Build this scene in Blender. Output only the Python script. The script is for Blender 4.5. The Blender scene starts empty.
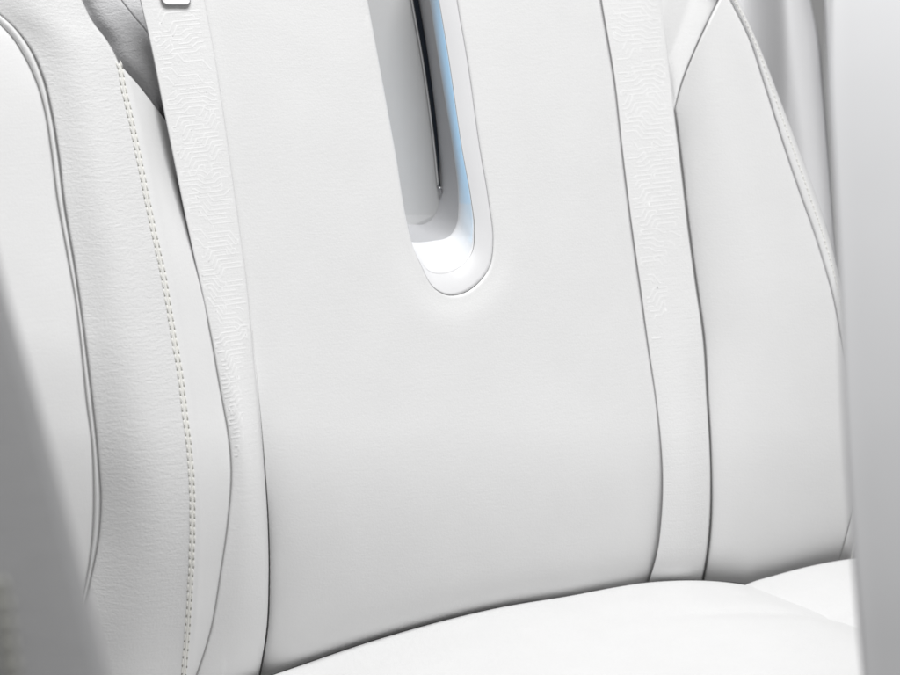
import bpy, math, random
import numpy as np
from mathutils import Vector, Matrix
from mathutils.geometry import delaunay_2d_cdt

R = math.radians
random.seed(7)
rng = np.random.default_rng(7)
scene = bpy.context.scene
COL = scene.collection

# ------------------------------------------------------------------ camera, light, exposure
YAW, PITCH, DIST, LENS = R(25), R(12), 1.6, 77.0
RECLINE = R(20)
LOOK = np.array([math.sin(YAW)*math.cos(PITCH), math.cos(YAW)*math.cos(PITCH), -math.sin(PITCH)])
RIGHT = np.array([math.cos(YAW), -math.sin(YAW), 0.0])
UP = np.cross(RIGHT, LOOK)
TARGET = np.array([0.0, 0.0, 0.55])
CAM = TARGET - DIST*LOOK
cam_data = bpy.data.cameras.new('camera')
cam_data.lens = LENS; cam_data.sensor_width = 36.0
cam_data.clip_start = 0.05; cam_data.clip_end = 50
cam_data.dof.use_dof = True
cam_data.dof.focus_distance = DIST - 0.01
cam_data.dof.aperture_fstop = 4.8
cam = bpy.data.objects.new('camera', cam_data); COL.objects.link(cam)
m3 = Matrix([[RIGHT[i], UP[i], -LOOK[i]] for i in range(3)])
cam.matrix_world = Matrix.Translation(Vector(CAM)) @ m3.to_4x4()
scene.camera = cam

world = bpy.data.worlds.new("World"); scene.world = world; world.use_nodes = True
bg = world.node_tree.nodes['Background']
bg.inputs[0].default_value = (1.0, 0.995, 0.99, 1); bg.inputs[1].default_value = 0.26

def area(name, loc, aim, sx, sy, watts, color=(1, 1, 1)):
    l = bpy.data.lights.new(name, 'AREA'); l.shape = 'RECTANGLE'; l.size = sx; l.size_y = sy
    l.energy = watts; l.color = color
    o = bpy.data.objects.new(name, l); COL.objects.link(o)
    o.location = loc
    o.rotation_euler = (Vector(aim)-Vector(loc)).to_track_quat('-Z', 'Y').to_euler()
    return o
area('overhead_softbox', (0.05, -1.1, 4.2), (0.05, -0.15, 0.45), 2.2, 1.5, 176)
vs = scene.view_settings
scene.display_settings.display_device = 'sRGB'
vs.view_transform = 'Standard'; vs.look = 'None'; vs.exposure = 0.01; vs.gamma = 1.0
scene.cycles.max_bounces = 10; scene.cycles.diffuse_bounces = 6

# ------------------------------------------------------------------ seat frame: the plane of the backrest
N = np.array([0.0, -math.cos(RECLINE), math.sin(RECLINE)])       # out of the backrest, towards the cabin
SEAT_UP = np.array([0.0, math.sin(RECLINE), math.cos(RECLINE)])
PXM = DIST*36.0/LENS/900.0                                        # metres per photograph pixel near the seat

def rays(x, y):
    x = np.asarray(x, float); y = np.asarray(y, float)
    sx = (x-450)/900*36/LENS; sy = -(y-337.5)/900*36/LENS
    return LOOK + sx[..., None]*RIGHT + sy[..., None]*UP

def on_seat(x, y, h):
    """point of the backrest h millimetres in front of its plane"""
    d = rays(x, y)
    h = np.asarray(h, float)/1000.0
    t = (h + np.dot(TARGET, N) - np.dot(CAM, N))/(d@N)
    return CAM + t[..., None]*d

def at_depth(x, y, z):
    return CAM + np.asarray(z, float)[..., None]*rays(x, y)

def curve(pts):
    """x as a smooth function of y through measured points"""
    p = np.array(sorted([(b, a) for a, b in pts]), float)
    ys, xs = p[:, 0], p[:, 1]
    dx = np.diff(xs)/np.diff(ys)
    m = np.empty_like(xs); m[0] = dx[0]; m[-1] = dx[-1]
    hh = np.diff(ys)
    m[1:-1] = (dx[:-1]*hh[1:]+dx[1:]*hh[:-1])/(hh[:-1]+hh[1:])
    def f(y):
        y = np.asarray(y, float)
        i = np.clip(np.searchsorted(ys, y)-1, 0, len(ys)-2)
        h = ys[i+1]-ys[i]; t = (y-ys[i])/h
        tc = np.clip(t, 0, 1)
        h00 = 2*tc**3-3*tc**2+1; h10 = tc**3-2*tc**2+tc; h01 = -2*tc**3+3*tc**2; h11 = tc**3-tc**2
        v = h00*xs[i]+h10*h*m[i]+h01*xs[i+1]+h11*h*m[i+1]
        v = v + np.where(t < 0, t*h*m[i], 0) + np.where(t > 1, (t-1)*h*m[i+1], 0)
        return v
    return f

def smooth(a, b, x):
    t = np.clip((np.asarray(x, float)-a)/(b-a), 0, 1)
    return t*t*(3-2*t)

# ------------------------------------------------------------------ materials
def node(nt, kind, **kw):
    n = nt.nodes.new(kind)
    for k, v in kw.items(): setattr(n, k, v)
    return n

def leather(name, color, rough=0.5, grain=0.25, wrinkle=0.0, wrinkle_scale=(70, 70, 420), spec=0.35, mottling=0.03, sheen=0.0):
    m = bpy.data.materials.new(name); m.use_nodes = True
    nt = m.node_tree; b = nt.nodes['Principled BSDF']
    b.inputs['Roughness'].default_value = rough
    b.inputs['Specular IOR Level'].default_value = spec
    if sheen: b.inputs['Sheen Weight'].default_value = sheen
    tc = node(nt, 'ShaderNodeTexCoord')
    n0 = node(nt, 'ShaderNodeTexNoise'); n0.inputs['Scale'].default_value = 22; n0.inputs['Detail'].default_value = 5
    nt.links.new(tc.outputs['Object'], n0.inputs['Vector'])
    mix = node(nt, 'ShaderNodeMix', data_type='RGBA')
    mix.inputs['A'].default_value = tuple(c*(1-mottling) for c in color)+(1,)
    mix.inputs['B'].default_value = tuple(min(1, c*(1+mottling)) for c in color)+(1,)
    nt.links.new(n0.outputs['Fac'], mix.inputs['Factor'])
    nt.links.new(mix.outputs['Result'], b.inputs['Base Color'])
    # pebbled grain
    v = node(nt, 'ShaderNodeTexVoronoi'); v.inputs['Scale'].default_value = 520
    nt.links.new(tc.outputs['Object'], v.inputs['Vector'])
    mp = node(nt, 'ShaderNodeMapping'); mp.inputs['Scale'].default_value = wrinkle_scale
    mp.inputs['Rotation'].default_value = (0.0, R(8), 0.0)
    nt.links.new(tc.outputs['Object'], mp.inputs['Vector'])
    n1 = node(nt, 'ShaderNodeTexNoise'); n1.inputs['Scale'].default_value = 1.0
    n1.inputs['Detail'].default_value = 6; n1.inputs['Roughness'].default_value = 0.62; n1.inputs['Distortion'].default_value = 0.7
    nt.links.new(mp.outputs['Vector'], n1.inputs['Vector'])
    b1 = node(nt, 'ShaderNodeBump'); b1.inputs['Strength'].default_value = grain; b1.inputs['Distance'].default_value = 0.0006
    nt.links.new(v.outputs['Distance'], b1.inputs['Height'])
    b2 = node(nt, 'ShaderNodeBump'); b2.inputs['Strength'].default_value = wrinkle; b2.inputs['Distance'].default_value = 0.0016
    nt.links.new(n1.outputs['Fac'], b2.inputs['Height'])
    nt.links.new(b1.outputs['Normal'], b2.inputs['Normal'])
    nt.links.new(b2.outputs['Normal'], b.inputs['Normal'])
    return m

WHITE = (0.80, 0.80, 0.80)
M_leather = leather('smooth_white_leather', (0.785, 0.785, 0.785), 0.48, 0.10, 0.08)
M_grained = leather('grained_white_leather', (0.765, 0.765, 0.765), 0.5, 0.22, 0.30, (95, 95, 520))
M_plain = leather('plain_white_leather', WHITE, 0.42, 0.1, 0.06)
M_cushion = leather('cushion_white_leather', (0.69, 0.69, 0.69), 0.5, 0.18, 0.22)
M_strap = leather('strap_fabric', (0.80, 0.80, 0.80), 0.55, 0.15, 0.14, (40, 40, 500))
M_print = leather('strap_print', (0.83, 0.83, 0.83), 0.45, 0.0, 0.0)
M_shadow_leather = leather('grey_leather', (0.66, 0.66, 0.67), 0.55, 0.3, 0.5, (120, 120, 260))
M_thread = leather('beige_thread', (0.83, 0.822, 0.785), 0.7, 0, 0)
M_white_thread = leather('white_thread', (0.84, 0.83, 0.80), 0.7, 0, 0)
M_front_thread = leather('dull_beige_thread', (0.36, 0.36, 0.325), 0.7, 0, 0)
M_hole = leather('needle_hole', (0.30, 0.295, 0.26), 0.8, 0, 0)
M_crease_shade = leather('dark_seam_shade', (0.10, 0.10, 0.10), 0.9, 0, 0)  # dark colour stands in for shade inside the seam gaps and creases
M_bezel = leather('satin_white_plastic', (0.78, 0.78, 0.79), 0.28, 0, 0, spec=0.5)
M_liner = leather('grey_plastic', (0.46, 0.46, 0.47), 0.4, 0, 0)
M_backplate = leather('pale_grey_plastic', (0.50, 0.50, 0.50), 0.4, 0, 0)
M_dark = leather('gap_shade_black', (0.010, 0.014, 0.022), 0.45, 0, 0, spec=0.25)  # black stands in for the darkness of the slot gap
M_trim = leather('grey_white_trim', (0.68, 0.68, 0.69), 0.5, 0.1, 0)
M_pillar = leather('pale_blue_grey_plastic', (0.735, 0.738, 0.75), 0.4, 0.0, 0)
M_front = leather('mid_grey_leather', (0.34, 0.34, 0.345), 0.5, 0.2, 0.3)
M_metal = bpy.data.materials.new('brushed_metal'); M_metal.use_nodes = True
_b = M_metal.node_tree.nodes['Principled BSDF']
_b.inputs['Base Color'].default_value = (0.42, 0.42, 0.43, 1); _b.inputs['Metallic'].default_value = 1; _b.inputs['Roughness'].default_value = 0.35
M_blue_wash = leather('blue_wash_plastic', (0.70, 0.77, 0.83), 0.3, 0, 0, spec=0.4)  # bezel plastic with the lamp's blue wash tinted into its base colour

# ------------------------------------------------------------------ objects
def empty(name, loc, label, cat):
    o = bpy.data.objects.new(name, None); COL.objects.link(o); o.location = loc
    o['label'] = label; o['category'] = cat
    return o

def build(name, verts, faces, mats, parent=None, mat_idx=None, smooth_shade=True):
    verts = np.asarray(verts, float)
    org = np.zeros(3)
    p = parent
    while p is not None:
        org = org + np.array(p.location); p = p.parent
    me = bpy.data.meshes.new(name)
    me.from_pydata([tuple(v) for v in verts-org], [], [tuple(int(i) for i in f) for f in faces])
    if not isinstance(mats, (list, tuple)): mats = [mats]
    for m in mats: me.materials.append(m)
    if mat_idx is not None: me.polygons.foreach_set('material_index', np.asarray(mat_idx, np.int32))
    if smooth_shade: me.polygons.foreach_set('use_smooth', np.ones(len(me.polygons), bool))
    me.update()
    o = bpy.data.objects.new(name, me); COL.objects.link(o)
    if parent is not None: o.parent = parent
    return o

def merge(parts):
    V, F, MI, n = [], [], [], 0
    for v, f, mi in parts:
        v = np.asarray(v, float)
        V.append(v); F += [tuple(i+n for i in q) for q in f]; MI += [mi]*len(f); n += len(v)
    return np.vstack(V), F, MI

def grid_faces(nr, nc, flip=False, close=False):
    F = []
    for r in range(nr-1):
        for c in range(nc if close else nc-1):
            c2 = (c+1) % nc
            q = (r*nc+c, (r+1)*nc+c, (r+1)*nc+c2, r*nc+c2)
            F.append(q[::-1] if flip else q)
    return F

def val(f, y): return f(y) if callable(f) else np.full_like(np.asarray(y, float), f)

def strip_grid(Lf, Rf, y0, y1, hf, rl=3, dl=3, rr=3, dr=3, skirt=14, inset=0.3, step=3.0, ncol=26, place=on_seat, k=8, foot=True):
    """upholstered panel between two outlines: padded face, rolled edges, turned-in sides"""
    ys = np.linspace(y0, y1, max(2, int((y1-y0)/step)+1))
    L = val(Lf, ys)+val(inset, ys); Rr = val(Rf, ys)-val(inset, ys)
    Rr = np.maximum(Rr, L+0.2)
    W = Rr-L
    RL = np.minimum(val(rl, ys), 0.45*W); RR = np.minimum(val(rr, ys), 0.45*W)
    DL = val(dl, ys)*RL/np.maximum(val(rl, ys), 1e-6); DR = val(dr, ys)*RR/np.maximum(val(rr, ys), 1e-6)
    th = np.linspace(0, math.pi/2, k)
    X, D = [], []
    X.append(L); D.append(-DL-val(skirt, ys))
    for a in th:
        X.append(L+RL*(1-math.cos(a))); D.append(-DL*(1-math.sin(a)))
    for f in np.linspace(0, 1, ncol)[1:-1]:
        X.append(L+RL+(W-RL-RR)*f); D.append(np.zeros_like(ys))
    for a in th[::-1]:
        X.append(Rr-RR*(1-math.cos(a))); D.append(-DR*(1-math.sin(a)))
    X.append(Rr); D.append(-DR-val(skirt, ys))
    X = np.stack(X, 1); D = np.stack(D, 1)
    Y = np.repeat(ys[:, None], X.shape[1], 1)
    T = (X-L[:, None])/W[:, None]
    H = hf(X, Y, T)+D
    if foot: H = H+foot_roll(X, Y)
    P = place(X, Y, H)
    STRIP_COLS[0] = X.shape[1]
    return P.reshape(-1, 3), grid_faces(X.shape[0], X.shape[1])

def shaded_sides(v, f):
    """splits a panel's faces: padded face with material 0, the turned-in side with the dark crease-shade material 1"""
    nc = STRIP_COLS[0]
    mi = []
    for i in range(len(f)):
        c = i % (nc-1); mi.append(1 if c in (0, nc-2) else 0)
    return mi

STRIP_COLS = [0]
def merge_shaded(v, f, extra):
    mi = [2 if q else 0 for q in shaded_sides(v, f)]
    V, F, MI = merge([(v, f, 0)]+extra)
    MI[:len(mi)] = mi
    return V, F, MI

def tube(points, rad, n=10, closed=False):
    P = np.asarray(points, float)
    T = np.gradient(P, axis=0); T /= np.linalg.norm(T, axis=1)[:, None]
    A = np.cross(T, np.tile(N, (len(P), 1))); A /= np.linalg.norm(A, axis=1)[:, None]
    B = np.cross(T, A)
    rad = np.broadcast_to(np.asarray(rad, float), (len(P),))
    a = np.linspace(0, 2*math.pi, n, endpoint=False)
    V = P[:, None, :]+rad[:, None, None]*(np.cos(a)[None, :, None]*A[:, None, :]+np.sin(a)[None, :, None]*B[:, None, :])
    F = grid_faces(len(P), n, close=True)
    F.append(tuple(range(n))); F.append(tuple((len(P)-1)*n+i for i in range(n))[::-1])
    return V.reshape(-1, 3), F

# ---- outlines measured on the seat (photograph pixels)
pipe_l = curve([(-60, -40), (0, 24), (9, 33), (23, 54), (36, 81), (45, 112), (51, 149), (57.3, 199), (67, 253), (76, 303), (81.5, 349), (87, 404), (91.8, 441), (93.8, 482), (93, 530), (87.7, 575), (78, 620), (66, 680), (58, 720)])
pipe_r = curve([(-52, -55), (0, 22.5-7), (12, 26), (28, 46), (42, 76), (51, 112), (57.5, 151), (64, 205), (74.5, 268), (81.5, 316), (88.7, 374), (92.7, 408), (97.9, 461), (100.3, 502), (97.9, 539), (90, 581), (80, 630), (68, 690), (62, 720)])
stitch = curve([(46, -60), (82, 0), (93, 22), (106, 39), (118, 61), (124, 90), (132, 124), (140, 163), (148, 204), (155.6, 240), (165, 284), (172.7, 331), (180.5, 377), (184.5, 410), (188.6, 443), (191.7, 482), (192.5, 522), (190.8, 575), (187.6, 628), (184, 673), (178, 730)])
shelf_edge = curve([(82, 0), (93, 22), (106, 39), (118, 61), (140, 87), (163, 117), (185, 145)])
strapL_l = curve([(126, -60), (139.5, 0), (149, 40), (162, 103), (174, 162), (183.5, 209), (193, 253), (202, 293), (211.5, 340), (219, 383.5), (223.5, 408), (228, 434), (231, 469), (228, 518), (220, 575), (210, 632), (197, 673), (176, 725)])
strapL_r = curve([(194, -60), (205, 0), (214.7, 53), (225.5, 124), (236.4, 202), (239.5, 225), (247, 281), (255, 362), (259, 402), (264, 461), (268, 522), (269, 579), (267, 628), (260, 673), (250, 725)])
strapR_l = curve([(592, -60), (601, 0), (614, 78), (622.7, 156), (633, 238), (639, 280), (648.8, 352), (655, 394), (660, 438), (662.3, 478), (661, 517), (656, 556), (647.5, 584), (632, 625)])
strapR_r = curve([(655, -60), (662, 0), (669, 60), (675, 117), (681, 167), (688, 228), (695.5, 284), (703, 337), (707, 400), (710, 448), (711, 481), (710, 527), (706, 563), (702, 584), (692, 625)])
shoulder_r = curve([(752, -60), (719, 0), (697, 46), (681.5, 85), (673.5, 114), (667, 140), (661, 165)])
band_l = curve([(700, -60), (731, 0), (747, 32), (765, 85), (783, 142), (800, 192), (813, 228), (825, 266), (833, 295), (842, 340), (851, 400), (856, 460), (853, 510), (846, 537), (839, 562), (826, 610)])
band_r = curve([(704, -60), (738, 0), (758, 43), (783, 107), (808, 174), (830, 240), (842, 285), (855, 340), (866, 400), (872, 460), (870, 510), (864, 540), (857, 570), (846, 610)])

def lumbar(y): return -70*(np.maximum(0, np.asarray(y, float)-425)/245)**2

CREST = [(60, 752), (180, 709), (283, 673), (380, 640), (500, 608.5), (580, 595), (615, 588.3), (651, 583), (697, 581), (729, 582.8), (751, 586), (793, 594.5), (855, 602.5), (960, 614)]
CREST2 = [(690, 640), (720, 602), (749, 585), (779, 575.5), (811, 567), (852, 559.5), (920, 556), (1000, 565)]
_c1 = curve([(b, a) for a, b in CREST]); _c2 = curve([(b, a) for a, b in CREST2])
def foot_roll(x, y):
    """the backrest turns in under itself where it meets the cushion"""
    c = np.where(x > 690, np.minimum(_c1(x), _c2(x)), _c1(x))
    d = c-np.asarray(y, float)
    return np.where(x > 225, -20*np.exp(-np.maximum(d, 0)/10.0)+np.minimum(d, 0)*1.0, 0)

# =================================================================== THE SEAT
seat = empty('car_seat', (0.0, -0.1, 0.2), 'white leather car seat with a slotted backrest and two patterned straps', 'car seat')

# central panel: one sheet with the slot cut into it
S = [(448, -60), (457, 0), (468, 64), (480, 149), (488.5, 200), (493, 243), (488, 270), (468, 291), (449, 295.5), (434, 288), (421, 265), (412, 243), (394.5, 147), (367.5, 0), (356, -60)]
def path(pts, n=10):
    P = np.array(pts, float); out = []
    for i in range(len(P)-1):
        p0 = P[max(i-1, 0)]; p1 = P[i]; p2 = P[i+1]; p3 = P[min(i+2, len(P)-1)]
        for t in np.linspace(0, 1, n, endpoint=False):
            l01 = np.linalg.norm(p1-p0)+1e-9; l12 = np.linalg.norm(p2-p1)+1e-9; l23 = np.linalg.norm(p3-p2)+1e-9
            m1 = ((p1-p0)/l01*l12+(p2-p1))*0.5 if i > 0 else (p2-p1)
            m2 = ((p3-p2)/l23*l12+(p2-p1))*0.5 if i < len(P)-2 else (p2-p1)
            out.append((2*t**3-3*t**2+1)*p1+(t**3-2*t**2+t)*m1+(-2*t**3+3*t**2)*p2+(t**3-t**2)*m2)
    out.append(P[-1]); return np.array(out)
slot_path = path(S)

def center_h(x, y):
    L = strapL_r(y); Rr = strapR_l(y)
    t = (x-L)/(Rr-L)
    edge_l = np.exp(-np.maximum(0, x-L)/14.0); edge_r = np.exp(-np.maximum(0, Rr-x)/14.0)
    deep = smooth(380, 560, y)
    return lumbar(y)+6*(1-(2*t-1)**2)-edge_l*(1.0+13*deep)-edge_r*(1.0+6*deep)

def inside(poly, pts):
    x, y = pts[:, 0], pts[:, 1]; r = np.zeros(len(pts), bool)
    for (x1, y1), (x2, y2) in zip(poly, np.roll(poly, -1, 0)):
        c = (y1 > y) != (y2 > y)
        with np.errstate(divide='ignore', invalid='ignore'):
            r ^= c & (x < (x2-x1)*(y-y1)/(y2-y1)+x1)
    return r

def dist_to(poly, pts):
    d = np.full(len(pts), 1e9)
    for a, b in zip(poly[:-1], poly[1:]):
        ab = b-a; t = np.clip(((pts-a)@ab)/(ab@ab+1e-12), 0, 1)
        d = np.minimum(d, np.linalg.norm(pts-(a+t[:, None]*ab), axis=1))
    return d

ysd = np.arange(-60, 716, 5.0)
leftb = np.stack([strapL_r(ysd)-7, ysd], 1); rightb = np.stack([strapR_l(np.minimum(ysd, 625))+7-np.maximum(0, ysd-625)*0.35, ysd], 1)
outline = np.vstack([slot_path, leftb, rightb[::-1]])
rings = []
tn = np.gradient(slot_path, axis=0); tn /= np.linalg.norm(tn, axis=1)[:, None]
nrm = np.stack([tn[:, 1], -tn[:, 0]], 1)
for d in (0.35, 0.8, 1.4, 2.2, 3.4, 5.0, 7.5):
    for s in (1, -1):
        q = slot_path+s*d*nrm
        rings.append(q[(dist_to(slot_path, q) > 0.93*d)])
gx, gy = np.meshgrid(np.arange(190, 690, 5.0), np.arange(-58, 715, 5.0))
gpts = np.stack([gx.ravel()+np.where((np.arange(gy.size)//gx.shape[1]) % 2, 2.5, 0), gy.ravel()], 1)
gpts = gpts[dist_to(slot_path, gpts) > 9]
pts = np.vstack(rings+[gpts]); pts = pts[inside(outline, pts)]
pts = pts[dist_to(np.vstack([outline[len(slot_path):], outline[:1]]), pts) > 1.5]
allp = np.vstack([outline, pts])
no = len(outline)
ov, oe, of, *_ = delaunay_2d_cdt([Vector(p) for p in allp], [(i, (i+1) % no) for i in range(no)], [], 0, 1e-4)
ov = np.array([tuple(v) for v in ov]); of = [tuple(f) for f in of]
cen = np.array([ov[list(f)].mean(0) for f in of]); ok = inside(outline, cen)
of = [f for f, k_ in zip(of, ok) if k_]
ds = dist_to(slot_path, ov)
roll = np.where(ds < 4.0, -2.2*(1-np.sqrt(np.clip(1-(1-np.minimum(ds, 4)/4.0)**2, 0, 1))), 0)
def blend_s(x, y): return smooth(468, 440, x)*smooth(245, 268, y)
roll = roll*(1-0.75*blend_s(ov[:, 0], ov[:, 1]))
puff = -2.5*np.exp(-(ds/17.0)**2)
P3 = on_seat(ov[:, 0], ov[:, 1], center_h(ov[:, 0], ov[:, 1])+roll+puff+foot_roll(ov[:, 0], ov[:, 1]))
# orientation towards the cabin, and a turned-in lip along the slot
F3 = []
for f in of:
    a, b, c = P3[list(f)]
    F3.append(f if np.dot(np.cross(b-a, c-a), N) > 0 else f[::-1])
lip_top = on_seat(slot_path[:, 0], slot_path[:, 1], center_h(slot_path[:, 0], slot_path[:, 1])-4.7)
lip = np.vstack([lip_top, lip_top-N*0.014])
nl = len(slot_path)
lipF = [(i, i+1, nl+i+1, nl+i) for i in range(nl-1)]
V, F, MI = merge([(P3, F3, 0), (lip, lipF, 0)])
center = build('backrest_panel', V, F, M_leather, seat)

# ---- slot: bezel, wall tinted with the blue wash, liner, back plate
def slot_h(d): return lambda P: center_h(P[:, 0], P[:, 1])*0.0+3.0-d
T_ = [(430, -60), (439.3, 0), (449.3, 60), (462, 147), (471.5, 200), (475, 232), (472, 253), (459, 268), (443, 274), (430, 272), (417, 256), (408, 244), (391, 148), (364, 1), (352, -59)]
I_ = [(421, -60), (430, 0), (440, 67), (453, 147), (458, 185), (459, 210), (457, 226), (449, 237.5), (433, 241.5), (415, 243), (404, 241), (395, 237), (377, 152), (349, 6), (338, -54)]
B_ = [(410, -60), (418.3, 0), (427, 56), (438.2, 149), (440.5, 190), (437, 211), (431, 220), (424, 224), (415, 224.5), (400, 224), (390, 220), (381, 214), (359, 152), (331, 8), (320, -52)]
Sp, Tp, Ip, Bp = path(S), path(T_), path(I_), path(B_)
def loft(rows):
    n = len(rows[0][0]); P = [on_seat(p[:, 0], p[:, 1], h) for p, h in rows]
    V = np.stack(P, 0).reshape(-1, 3)
    return V, grid_faces(len(rows), n)
def inter(A, B, hA, hB, ts, bow=0):
    return [(A*(1-t)+B*t, hA*(1-t)+hB*t+bow*math.sin(math.pi*t)) for t in ts]
hS = center_h(Sp[:, 0], Sp[:, 1])-3.6+1.0*blend_s(Sp[:, 0], Sp[:, 1])
gap = 0.4*(1-0.85*blend_s(Sp[:, 0], Sp[:, 1]))[:, None]/np.maximum(1, np.linalg.norm(Tp-Sp, axis=1)[:, None])
ins = Sp+(Tp-Sp)*gap
hT = hS-5; hI = hS-32; hB = hS-70
v, f = loft([(ins, hS-9), (ins, hS-0.8)]+inter(Sp+(Tp-Sp)*(gap*1.8), Tp, hS-0.1, hT, np.linspace(0, 1, 9), 0.5))
bezel = build('slot_bezel', v, f, M_bezel, seat)
wb = np.clip((Tp[:, 1]-238)/22, 0, 1)[:, None]*(Tp[:, 0] > 400)[:, None]
Tq = Tp+(Ip-Tp)*0.06*(1-wb)
v, f = loft([(Tp+(Ip-Tp)*(0.06*(1-wb)-0.05*wb), hT-8*(1-wb[:, 0])-1.0*wb[:, 0]), (Tp+(Ip-Tp)*(0.06*(1-wb)-0.025*wb), hT-1.0*(1-wb[:, 0])-0.4*wb[:, 0])]+inter(Tp+(Ip-Tp)*0.1*(1-wb), Ip, hT-1.2*(1-wb[:, 0]), hI, np.linspace(0, 1, 12), 2.5)+[(Ip+(Bp-Ip)*0.03, hI-2), (Ip+(Bp-Ip)*0.04, hI-6)])
nc_ = len(Tp); k_end = 44
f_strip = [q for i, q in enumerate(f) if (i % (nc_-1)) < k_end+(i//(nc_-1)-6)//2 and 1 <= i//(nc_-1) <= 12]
f_rest = [q for i, q in enumerate(f) if not ((i % (nc_-1)) < k_end+(i//(nc_-1)-6)//2 and 1 <= i//(nc_-1) <= 12)]
inner = build('slot_surround', v, f_rest, M_bezel, seat)
build('blue_wash_tint', v, f_strip, M_blue_wash, seat)  # part of the surround wall, blue lamplight mixed into its colour
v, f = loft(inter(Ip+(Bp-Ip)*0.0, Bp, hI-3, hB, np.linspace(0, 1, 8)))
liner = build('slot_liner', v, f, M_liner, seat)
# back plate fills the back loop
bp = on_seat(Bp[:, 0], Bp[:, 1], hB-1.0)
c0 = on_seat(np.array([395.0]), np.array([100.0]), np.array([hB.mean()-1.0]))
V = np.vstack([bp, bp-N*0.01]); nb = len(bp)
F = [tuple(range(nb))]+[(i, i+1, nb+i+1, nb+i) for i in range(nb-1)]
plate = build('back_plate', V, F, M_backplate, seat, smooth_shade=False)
# black strip put in as the shade of the gap beside the back plate
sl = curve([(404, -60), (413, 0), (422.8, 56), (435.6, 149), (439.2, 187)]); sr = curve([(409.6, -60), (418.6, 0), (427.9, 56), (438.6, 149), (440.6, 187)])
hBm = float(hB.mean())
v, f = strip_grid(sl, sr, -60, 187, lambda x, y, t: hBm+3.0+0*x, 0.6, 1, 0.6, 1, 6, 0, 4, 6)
build('slit_shade', v, f, M_dark, seat)
edge = curve([(403, -60), (411.8, 0), (421.8, 56), (434.4, 149), (438.2, 187)])
yy = np.linspace(-60, 186, 60)
v, f = tube(on_seat(edge(yy), yy, np.full_like(yy, hBm+2.5)), 0.0007)
build('slit_edge', v, f, M_backplate, seat)
v, f = tube(on_seat(np.array([438.6, 440.2, 441.2, 441.6]), np.array([187, 189, 191, 194.0]), np.full(4, hBm+4.5)), np.array([.0012, .0016, .0012, .0004]))
build('slit_glint', v, f, M_metal, seat)  # metal bead added as the glint at the slit's lower end

# ---- ambient lamp in the slot: a slim blue lamp behind the left edge washes the right wall
def seat_pt(x, y, h): return on_seat(np.array([x]), np.array([y]), np.array([h]))[0]
a = seat_pt(376.0, 118.0, -34.0)
l = bpy.data.lights.new('slot_lamp', 'AREA'); l.shape = 'RECTANGLE'; l.size = 0.004; l.size_y = 0.20
l.spread = R(105); l.energy = 0.05; l.color = (0.18, 0.62, 1.0)
lo = bpy.data.objects.new('slot_lamp', l); COL.objects.link(lo); lo.location = a
lz = -(math.cos(R(55))*np.array([1.0, 0, 0])+math.sin(R(55))*N)
ly = SEAT_UP-np.dot(SEAT_UP, lz)*lz; ly /= np.linalg.norm(ly); lx = np.cross(ly, lz)
lo.matrix_world = Matrix.Translation(Vector(a)) @ Matrix([[lx[i], ly[i], lz[i]] for i in range(3)]).to_4x4()

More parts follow.
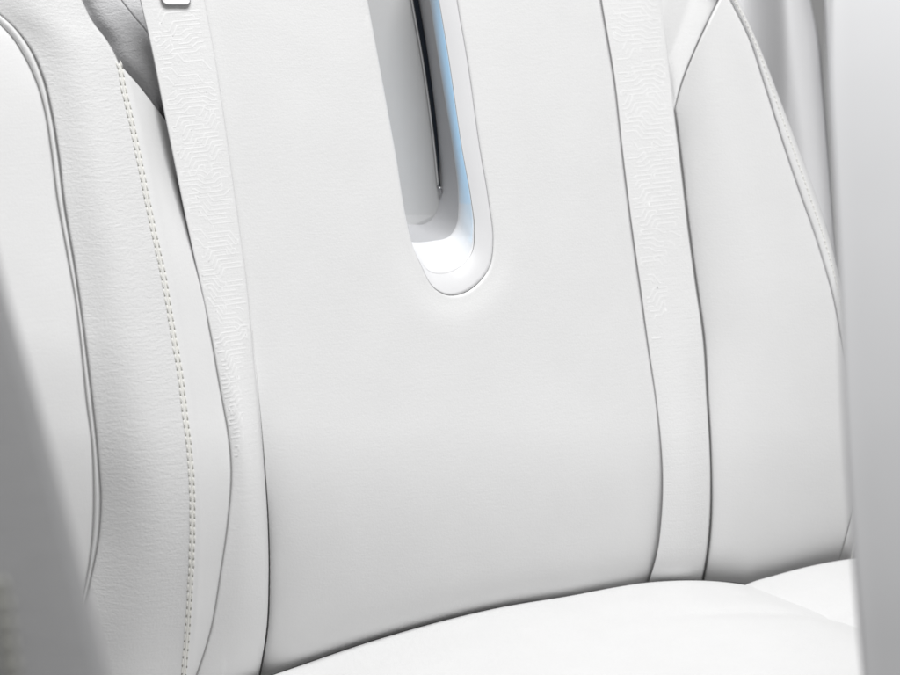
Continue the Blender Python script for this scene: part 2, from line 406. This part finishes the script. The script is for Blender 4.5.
# ---- straps
def maze(Lf, Rf, y0, y1, hf, cover, seed):
    """raised labyrinth lines printed on the strap"""
    r = random.Random(seed); parts = []
    def ribbon(pl, w=1.15):
        P = np.array(pl, float)
        q = [P[0]]
        for a, b in zip(P[:-1], P[1:]):
            n = max(2, int(np.linalg.norm(b-a)/2.5))
            for t in np.linspace(0, 1, n+1)[1:]: q.append(a+(b-a)*t)
        P = np.array(q)
        if len(P) < 3: return
        T = np.gradient(P, axis=0); T /= np.linalg.norm(T, axis=1)[:, None]+1e-9
        Nn = np.stack([-T[:, 1], T[:, 0]], 1)
        rows = []; rise = r.uniform(0.018, 0.04)
        for o, hh in ((-w, -0.05), (-w*0.75, rise), (w*0.75, rise), (w, -0.05)):
            Q = P+Nn*o
            L = Lf(Q[:, 1]); W = Rf(Q[:, 1])-L
            rows.append(on_seat(Q[:, 0], Q[:, 1], hf(Q[:, 0], Q[:, 1], (Q[:, 0]-L)/W)+hh))
        parts.append((np.stack(rows, 0).reshape(-1, 3), grid_faces(4, len(P), flip=True), 1))
    def XY(u, y):
        L = float(Lf(y)); return (L+u*(float(Rf(y))-L), y-6.0*(u-0.5))
    pitch = 4.5; nl_ = int((y1-y0)/pitch)+4
    keys = list(range(-6, nl_+20, 6))
    kp = [(r.uniform(.2, .38), r.choice([-2, -1, 1, 2])*pitch, r.uniform(.6, .78), r.choice([-2, 2, 0, 0, 1, -1])*pitch) for _ in keys]
    for k_ in range(-3, nl_+3):
        u1, s1, u2, s2 = kp[(k_+6)//6 % len(kp)]
        saw = -((k_+6) % 6-2.5)*0.045
        u1 += saw*(1 if s1 > 0 else -1); u2 += saw*(1 if s2 > 0 else -1)
        def off(u): return s1*np.clip((u-u1)/0.09, 0, 1)+s2*np.clip((u-u2)/0.09, 0, 1)-pitch*round(0.5*(s1+s2)/pitch)
        base_y = y0+k_*pitch
        knots = sorted({0.07, u1, u1+0.09, u2, u2+0.09, 0.94})
        cuts = sorted(r.uniform(0.1, 0.9) for _ in range(r.choice([0, 1, 1, 2])))
        edges_ = [0.07+r.choice([0, 0, .07, .14])]+cuts+[0.94-r.choice([0, 0, .07, .14])]
        for e0, e1 in zip(edges_[:-1], edges_[1:]):
            e0 += 0.025; e1 -= 0.025
            ymid = base_y+float(off(0.5*(e0+e1)))
            e1 = min(e1, cover(ymid)+r.uniform(-.06, .06))
            if ymid < y0 or ymid > y1 or e1-e0 < 0.09 or r.random() < 0.07: continue
            us = [e0]+[q for q in knots if e0+.01 < q < e1-.01]+[e1]
            pl = [XY(u, base_y+float(off(u))) for u in us]
            z = r.random()
            if z < 0.3: pl.append(XY(us[-1], base_y+float(off(us[-1]))+pitch))
            elif z < 0.5: pl.insert(0, XY(us[0], base_y+float(off(us[0]))+pitch))
            ribbon(pl)
    return parts

def h_strapL(x, y, t):
    return lumbar(y)+4.5+smooth(250, 480, y)*(6*np.sin(np.pi*np.clip(t, 0, 1))-2)+1.2*np.sin(np.pi*np.clip(t, 0, 1))
v, f = strip_grid(strapL_l, strapL_r, -60, 720, h_strapL, lambda y: 1.5+1.5*smooth(300, 500, y), 2.2, lambda y: 1.8+4.5*smooth(300, 560, y), lambda y: 3.4+8*smooth(300, 560, y), 14, lambda y: 0.3+0.25*smooth(250, 330, y))
cov = lambda y: 0.93-0.42*float(smooth(320, 400, y))-0.3*float(smooth(420, 470, y))
V, F, MI = merge_shaded(v, f, maze(strapL_l, strapL_r, 8, 458, h_strapL, cov, 3))
strap_a = build('strap', V, F, [M_strap, M_print, M_crease_shade], seat, MI)

def h_strapR(x, y, t):
    return lumbar(y)+3.2+smooth(250, 480, y)*(5*np.sin(np.pi*np.clip(t, 0, 1))-2)+1.2*np.sin(np.pi*np.clip(t, 0, 1))
v, f = strip_grid(strapR_l, strapR_r, -60, 620, h_strapR, 1.2, 2.0, lambda y: 0.8+2.0*smooth(420, 560, y), lambda y: 4.5+6*smooth(380, 560, y), 16, 0.45)
cov = lambda y: 0.93-0.5*float(smooth(235, 262, y))-0.25*float(smooth(300, 340, y))
V, F, MI = merge_shaded(v, f, maze(strapR_l, strapR_r, -10, 338, h_strapR, cov, 11))
strap_b = build('strap', V, F, [M_strap, M_print, M_crease_shade], seat, MI)

# dark tubes that stand for crease shade beside both straps and above the cushion
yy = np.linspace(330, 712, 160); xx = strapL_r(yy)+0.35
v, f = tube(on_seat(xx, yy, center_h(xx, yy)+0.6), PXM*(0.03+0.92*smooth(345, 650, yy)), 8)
build('seam_shade_line', v, f, M_crease_shade, seat)
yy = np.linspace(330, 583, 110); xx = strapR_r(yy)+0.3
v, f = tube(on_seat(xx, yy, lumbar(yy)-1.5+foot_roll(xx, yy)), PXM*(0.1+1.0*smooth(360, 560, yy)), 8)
build('seam_shade_line', v, f, M_crease_shade, seat)
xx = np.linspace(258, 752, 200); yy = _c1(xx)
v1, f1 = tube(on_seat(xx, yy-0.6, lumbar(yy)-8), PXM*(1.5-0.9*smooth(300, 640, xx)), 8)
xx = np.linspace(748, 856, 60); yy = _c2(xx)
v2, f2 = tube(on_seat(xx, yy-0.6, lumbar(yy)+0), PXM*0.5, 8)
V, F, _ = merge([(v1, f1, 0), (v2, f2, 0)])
build('crease_shade_line', V, F, M_crease_shade, seat)

# clip at the top of the left strap
def rounded_rect(x0, y0, x1, y1, r, n=8):
    out = []
    for cx, cy, a0 in ((x1-r, y1-r, 0), (x0+r, y1-r, 90), (x0+r, y0+r, 180), (x1-r, y0+r, 270)):
        for k_ in range(n):
            a_ = R(a0+90*k_/(n-1)); out.append((cx+r*math.cos(a_), cy+r*math.sin(a_)))
    return np.array(out)
rows = []
for ins_, hh in ((0, 5), (0, 8.0), (0.4, 8.6), (0.7, 8.7), (1.0, 8.5)):
    q = rounded_rect(161.5+ins_, -30+ins_, 191-ins_, 4.8-ins_, 6-ins_*0.8)
    q[:, 0] += q[:, 1]*0.2
    rows.append(on_seat(q[:, 0], q[:, 1], np.full(len(q), float(hh))))
nq = len(q); V = np.stack(rows, 0).reshape(-1, 3)
V = np.vstack([V, V[4*nq:].mean(0)[None]])
F = grid_faces(5, nq, flip=True, close=True)+[(4*nq+i, 4*nq+(i+1) % nq, 5*nq) for i in range(nq)]
mi = [1]*(nq*3)+[0]*nq+[0]*nq
build('strap_clip', V, F, [M_plain, M_metal], strap_a, mi)

# ---- left bolster group
def h_stitch(y): return 16+4*np.sin(np.pi*np.clip((y-60)/600, 0, 1))+lumbar(y)*1.0
def h_pipe(y): return 13-29*smooth(330, 600, y)+lumbar(y)*0.8
def h_bolsterL(x, y, t):
    a = h_pipe(y); b = h_stitch(y)
    tt = np.clip(t, 0, 1)
    return a+(b-a)*tt**0.8+7*np.sin(np.pi*tt)**1.5*(0.6+0.4*smooth(0, 300, y))
v, f = strip_grid(pipe_r, stitch, -60, 720, h_bolsterL, 3, 6, lambda y: np.where(y < 62, 3, 1.6), lambda y: np.where(y < 62, 5, 1.0), lambda y: np.where(y < 75, 30, 10), 0.25, 2.5, 40)
bolsterL = build('side_bolster', v, f, [M_grained, M_crease_shade], seat, shaded_sides(v, f))

def h_linerL(x, y, t):
    a = h_stitch(y); b = lumbar(y)+2.5-17*np.exp(-((y-150)/75.0)**2)-6*np.exp(-((y-90)/60.0)**2)
    tt = np.clip(t, 0, 1)
    w = strapL_l(y)
    tv = np.clip((x-stitch(y))/(np.maximum(4, w-stitch(y))), 0, 1.3)
    return a+(b-a)*tv**1.35+3.0*np.exp(-((x-stitch(y)-8)/3.0)**2)*0.35
liner_r = lambda y: np.where(y < 140, np.minimum(shelf_edge(np.minimum(y, 150)), strapL_l(y)+9), strapL_l(y)+9-9*smooth(250, 330, y))
v, f = strip_grid(stitch, liner_r, 61.5, 720, h_linerL, 1.6, 1.0, lambda y: np.where(y < 145, 3, 1.5), lambda y: np.where(y < 145, 5, 1.8), lambda y: np.where(y < 145, 30, 10), lambda y: 0.2+0.3*smooth(280, 340, y), 2.5, 24)
linerL = build('bolster_insert', v, f, [M_plain, M_crease_shade], seat, shaded_sides(v, f))

# double row of stitches
def stitch_rows(cf, hf, y0, y1, offs, pitch, length, rad, holes=True, lift=0.6):
    parts = []
    for o in offs:
        y = y0+(0.0 if o < 0 else 0.6)
        while y < y1:
            dx = float(cf(y+1)-cf(y-1))/2; s = math.hypot(dx, 1); tx, ty = dx/s, 1/s; nx, ny = ty, -tx
            L_ = length*random.uniform(.92, 1.06); jit = random.uniform(-.25, .25)
            x = float(cf(y))+nx*(o+jit); yc = y+ny*(o+jit)
            q = np.linspace(-0.5, 0.5, 7)
            px_, py_ = x+tx*q*L_, yc+ty*q*L_
            hh = hf(px_, py_)+lift*np.cos(np.pi*q)**0.5-0.25
            rr_ = rad*PXM*np.sqrt(np.clip(1-(2*q)**2*0.93, 0.02, 1))
            v_, f_ = tube(on_seat(px_, py_, hh), rr_, 8); parts.append((v_, f_, 0))
            if holes:
                hx, hy = x+tx*pitch/2, yc+ty*pitch/2
                q2 = np.linspace(-1, 1, 5)
                px_, py_ = hx+tx*q2*1.25, hy+ty*q2*1.25
                v_, f_ = tube(on_seat(px_, py_, hf(px_, py_)+0.1), 0.7*PXM*np.sqrt(np.clip(1-q2**2*.9, .05, 1)), 8); parts.append((v_, f_, 1))
            y += pitch*ty*random.uniform(.97, 1.03)
    return merge(parts)
def h_seam(x, y):
    t = (x-pipe_r(y))/(stitch(y)-pipe_r(y))
    return np.where(x < stitch(y), h_bolsterL(x, y, t), h_linerL(x, y, t))
V, F, MI = stitch_rows(stitch, h_seam, 64, 690, (-2.1, 2.1), 8.3, 6.8, 0.85, True, 0.4)
yy = np.linspace(64, 692, 300)
tv, tf = tube(on_seat(stitch(yy), yy, h_stitch(yy)-0.75), PXM*1.25, 8)
mi_ = list(MI)
V, F, _ = merge([(V, F, 0), (tv, tf, 0)])
MI = mi_+[0]*len(tf)
build('stitching', V, F, [M_thread, M_hole], bolsterL, MI)
# raised ridge of leather beside the stitches
yy = np.linspace(70, 700, 220)

# piping cord and outer panel
yy = np.linspace(-50, 715, 260)
pc = (pipe_l(yy)+pipe_r(yy))/2; pw = np.maximum(0.8, (pipe_r(yy)-pipe_l(yy))/2-0.7)
v, f = tube(on_seat(pc, yy, h_pipe(yy)-2.0), pw*PXM*0.80, 14)
build('piping', v, f, M_leather, seat)
def h_side(x, y, t):
    d = np.maximum(0, pipe_l(y)-x)
    return h_pipe(y)-1+7*(1-np.exp(-d/30.0))+d*0.05
v, f = strip_grid(lambda y: np.full_like(y, -150.0), pipe_l, -45, 715, h_side, 4, 4, 3, 5, 14, 0.3, 3, 40)
build('side_panel', v, f, [M_leather, M_crease_shade], seat, shaded_sides(v, f))

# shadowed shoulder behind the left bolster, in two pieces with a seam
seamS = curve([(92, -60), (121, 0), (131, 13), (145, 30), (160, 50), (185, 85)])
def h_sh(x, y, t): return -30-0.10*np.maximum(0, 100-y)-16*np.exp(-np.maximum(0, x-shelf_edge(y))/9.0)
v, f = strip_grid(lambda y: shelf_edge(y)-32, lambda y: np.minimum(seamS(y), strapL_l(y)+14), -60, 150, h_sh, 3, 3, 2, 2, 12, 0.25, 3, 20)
build('shoulder_panel', v, f, [M_shadow_leather, M_crease_shade], seat, shaded_sides(v, f))
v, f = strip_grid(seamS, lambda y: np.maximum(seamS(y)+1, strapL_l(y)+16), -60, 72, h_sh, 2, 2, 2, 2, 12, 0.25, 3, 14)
build('shoulder_gusset', v, f, [M_shadow_leather, M_crease_shade], seat, shaded_sides(v, f))

# ---- right bolster group
def h_band(y): return 24+lumbar(y)*0.8-30*(np.maximum(0, np.asarray(y, float)-270)/300)**2
def h_bolsterR(x, y, t):
    L = np.maximum(strapR_r(y)-6, 0)
    tv = np.clip((x-strapR_r(y))/np.maximum(20, band_l(y)-strapR_r(y)), -0.1, 1)
    a = lumbar(y)-1.0; b = h_band(y)
    return a+(b-a)*np.clip(tv, 0, 1)**0.85+14*np.sin(np.pi*np.clip(tv, 0, 1))-26*(np.maximum(0, y-270)/300)**2*np.sin(np.pi/2*np.clip(tv, 0, 1))*(1-np.clip(tv, 0, 1))-3.5*np.exp(-np.maximum(0, x-strapR_r(y))/12.0)*smooth(90, 150, y)
v, f = strip_grid(lambda y: np.maximum(shoulder_r(np.minimum(y, 160)), strapR_r(y)+0.45), band_l, -60, 625, h_bolsterR, 2.5, 2.5, 3, 3.0, 16, 0.3, 2.5, 36)
build('side_bolster', v, f, [M_leather, M_crease_shade], seat, shaded_sides(v, f))
def h_shR(x, y, t): return lumbar(y)+1.0+10*smooth(660, 740, x)-6*np.exp(-np.maximum(0, x-strapR_r(y))/6.0)*smooth(20, 100, y)+2.0*np.abs(np.clip((x-(690-0.36*(y))) / 22.0, -1, 1))
v, f = strip_grid(lambda y: strapR_r(y)-8, shoulder_r, -60, 130, h_shR, 1, 1, 2, 2.5, 14, 0.3, 2.5, 24)
build('shoulder_panel', v, f, [M_leather, M_crease_shade], seat, shaded_sides(v, f))
def h_bandf(x, y, t): return h_band(y)+1.0+2.0*np.sin(np.pi*np.clip(t, 0, 1))
v, f = strip_grid(band_l, band_r, -60, 625, h_bandf, 1.6, 2, 4, 6, 45, 0.25, 2.5, 10)
band = build('seam_band', v, f, [M_plain, M_crease_shade], seat, shaded_sides(v, f))
bc = lambda y: (band_l(y)*0.42+band_r(y)*0.58)
V, F, MI = stitch_rows(bc, lambda x, y: h_band(y)+2.9, -40, 600, (0.0,), 6.2, 4.4, 0.8, True, 0.5)
for i, o in enumerate(MI): pass
build('stitching', V, F, [M_white_thread, M_thread], band, MI)

# ---- cushions
def cushion(name, crest, h0, fwd, hump, mat, drop=0.07):
    xs = np.linspace(crest[0][0], crest[-1][0], 140)
    cf = curve([(b, a) for a, b in crest])
    P0 = on_seat(xs, cf(xs), lumbar(np.minimum(cf(xs), 665))+h0(xs))
    rows = []
    prof = [(-0.016, -drop*1.6), (-0.0155, -drop), (-0.0145, -drop*0.4), (-0.012, -drop*0.16), (-0.008, -drop*0.05), (-0.004, -0.0008), (0, 0)]
    for d, z in prof: rows.append(P0+np.array([0, -d, z]))
    for d in np.linspace(0.006, fwd, 60):
        z = hump*math.sin(min(1, d/fwd)*math.pi)-0.02*(d/fwd)**2
        wr = 0.0022*np.exp(-((d-0.075-0.03*np.sin(xs/90.0))/0.010)**2)*smooth(560, 680, xs)
        rows.append(P0+np.array([0, -d, 0])+np.outer(z-wr, [0, 0, 1.0]))
    rows.append(rows[-1]+np.array([0, -0.02, -0.03])); rows.append(rows[-1]+np.array([0, 0.0, -0.09]))
    V = np.stack(rows, 0)
    return build(name, V.reshape(-1, 3), grid_faces(V.shape[0], V.shape[1], flip=False), mat, seat)
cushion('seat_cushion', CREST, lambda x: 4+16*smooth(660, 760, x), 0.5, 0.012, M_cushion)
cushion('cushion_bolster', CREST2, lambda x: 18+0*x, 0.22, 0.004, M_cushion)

# =================================================================== things around the seat
# grey door trim behind the right bolster
fold = curve([(800, -60), (811, 0), (820, 45), (824, 90), (829, 150), (836, 240), (842, 300)])
def h_door(x, y, t): return -95+26*np.exp(-((x-(796+0.12*(y-30)))/26.0)**2)-45*smooth(790, 735, x)
v, f = strip_grid(lambda y: band_r(y)-45, fold, -60, 330, h_door, 6, 6, 12, 26, 40, 0.3, 3, 30)
door = build('door_trim', v, f, M_trim)
door['label'] = 'grey curved door trim panel behind the right bolster of the seat'; door['category'] = 'door trim'
def h_post(x, y, t): return -70+10*np.sin(np.pi*np.clip(t, 0, 1))
v, f = strip_grid(lambda y: 824+0.08*y, lambda y: 905+0*y, -60, 330, h_post, 5, 8, 5, 8, 60, 0, 4, 16)
post = build('rear_post', v, f, M_trim)
post['label'] = 'pale vertical trim post beyond the door trim at the top right'; post['category'] = 'trim post'

for o_ in (door, post): o_['kind'] = 'thing'

# out-of-focus upright trim at the right, nearer to the camera
def slab(edge_pts, far, depth, thick, mat, radius, name, left_side, lean=0.0):
    """upholstered upright panel standing nearer to the camera; edge_pts is its visible outline"""
    ef = curve(edge_pts); ys = np.linspace(edge_pts[0][1], edge_pts[-1][1], 90)
    rad = radius/ (depth*36/LENS/900)          # roll radius in pixels at that depth
    cols = []
    a = np.linspace(-math.pi/2, math.pi/2, 21)
    s = 1 if left_side else -1
    for t in a: cols.append((ef(ys)+s*rad*(1-math.cos(t)), depth+thick/2-math.sin(t)*thick/2*np.ones_like(ys)))
    for q in np.linspace(0.06, 1, 24):
        x = ef(ys)+s*rad; x = x+(far-x)*q
        cols.append((x, depth+0*ys-0.035*math.sin(q*math.pi/2)))
    X = np.stack([c[0] for c in cols], 1); Z = np.stack([c[1] for c in cols], 1)
    Y = np.repeat(ys[:, None], X.shape[1], 1)
    Z = Z+lean*(np.maximum(0, 640-Y)/700)**2
    V = at_depth(X, Y, Z)
    # mirror a back sheet to give the slab its thickness
    n = X.shape[1]
    F = grid_faces(len(ys), n, flip=not left_side)
    xb = np.stack([cols[0][0], np.full_like(ys, far)], 1); zb = np.full_like(xb, depth+thick)+lean*(np.maximum(0, 640-ys[:, None])/700)**2
    Vb = at_depth(xb, np.repeat(ys[:, None], 2, 1), zb)
    Fb = grid_faces(len(ys), 2, flip=left_side)
    V, F, _ = merge([(V.reshape(-1, 3), F, 0), (Vb.reshape(-1, 3), Fb, 0)])
    return V, F
v, f = slab([(832, -90), (827.5, 0), (827, 70), (832, 180), (838, 300), (843.5, 435), (850, 535), (861.5, 675), (870, 770)], 1120, 1.0, 0.016, M_pillar, 0.003, 'x', True, 0.068)
pillar = build('trim_pillar', v, f, M_pillar)
pillar['label'] = 'smooth pale blue grey trim pillar standing out of focus along the right edge'; pillar['category'] = 'trim pillar'; pillar['kind'] = 'thing'

v, f = slab([(-34, 120), (-2, 262), (38, 400), (75, 540), (109, 675), (135, 790)], -420, 0.80, 0.07, M_front, 0.006, 'x', False)
front = empty('front_seat', tuple(at_depth(np.array(-100.0), np.array(780.0), np.array(0.83))), 'blurred mid grey front seat edge slanting across the lower left corner', 'front seat')
build('seat_shell', v, f, M_front, front)
fs = curve([(-10, 560), (0, 590), (7, 640), (14, 690), (24, 760)])
parts = []
for o in (-5, 5):
    y = 585.0
    while y < 760:
        q = np.linspace(-.5, .5, 6); yy_ = y+q*14; xx_ = fs(yy_)+o
        P = at_depth(xx_, yy_, np.full(6, 0.783)); vv, ff = tube(P, 0.0016*np.sqrt(np.clip(1-(2*q)**2*.9, .05, 1)), 8); parts.append((vv, ff, 0))
        y += 20
        vv, ff = tube(at_depth(fs(np.array([y-12, y-10, y-8]))+o, np.array([y-12, y-10, y-8.0]), np.full(3, .785)), 0.0016, 8); parts.append((vv, ff, 1))
V, F, MI = merge(parts)
build('stitching', V, F, [M_front_thread, M_hole], front, MI)
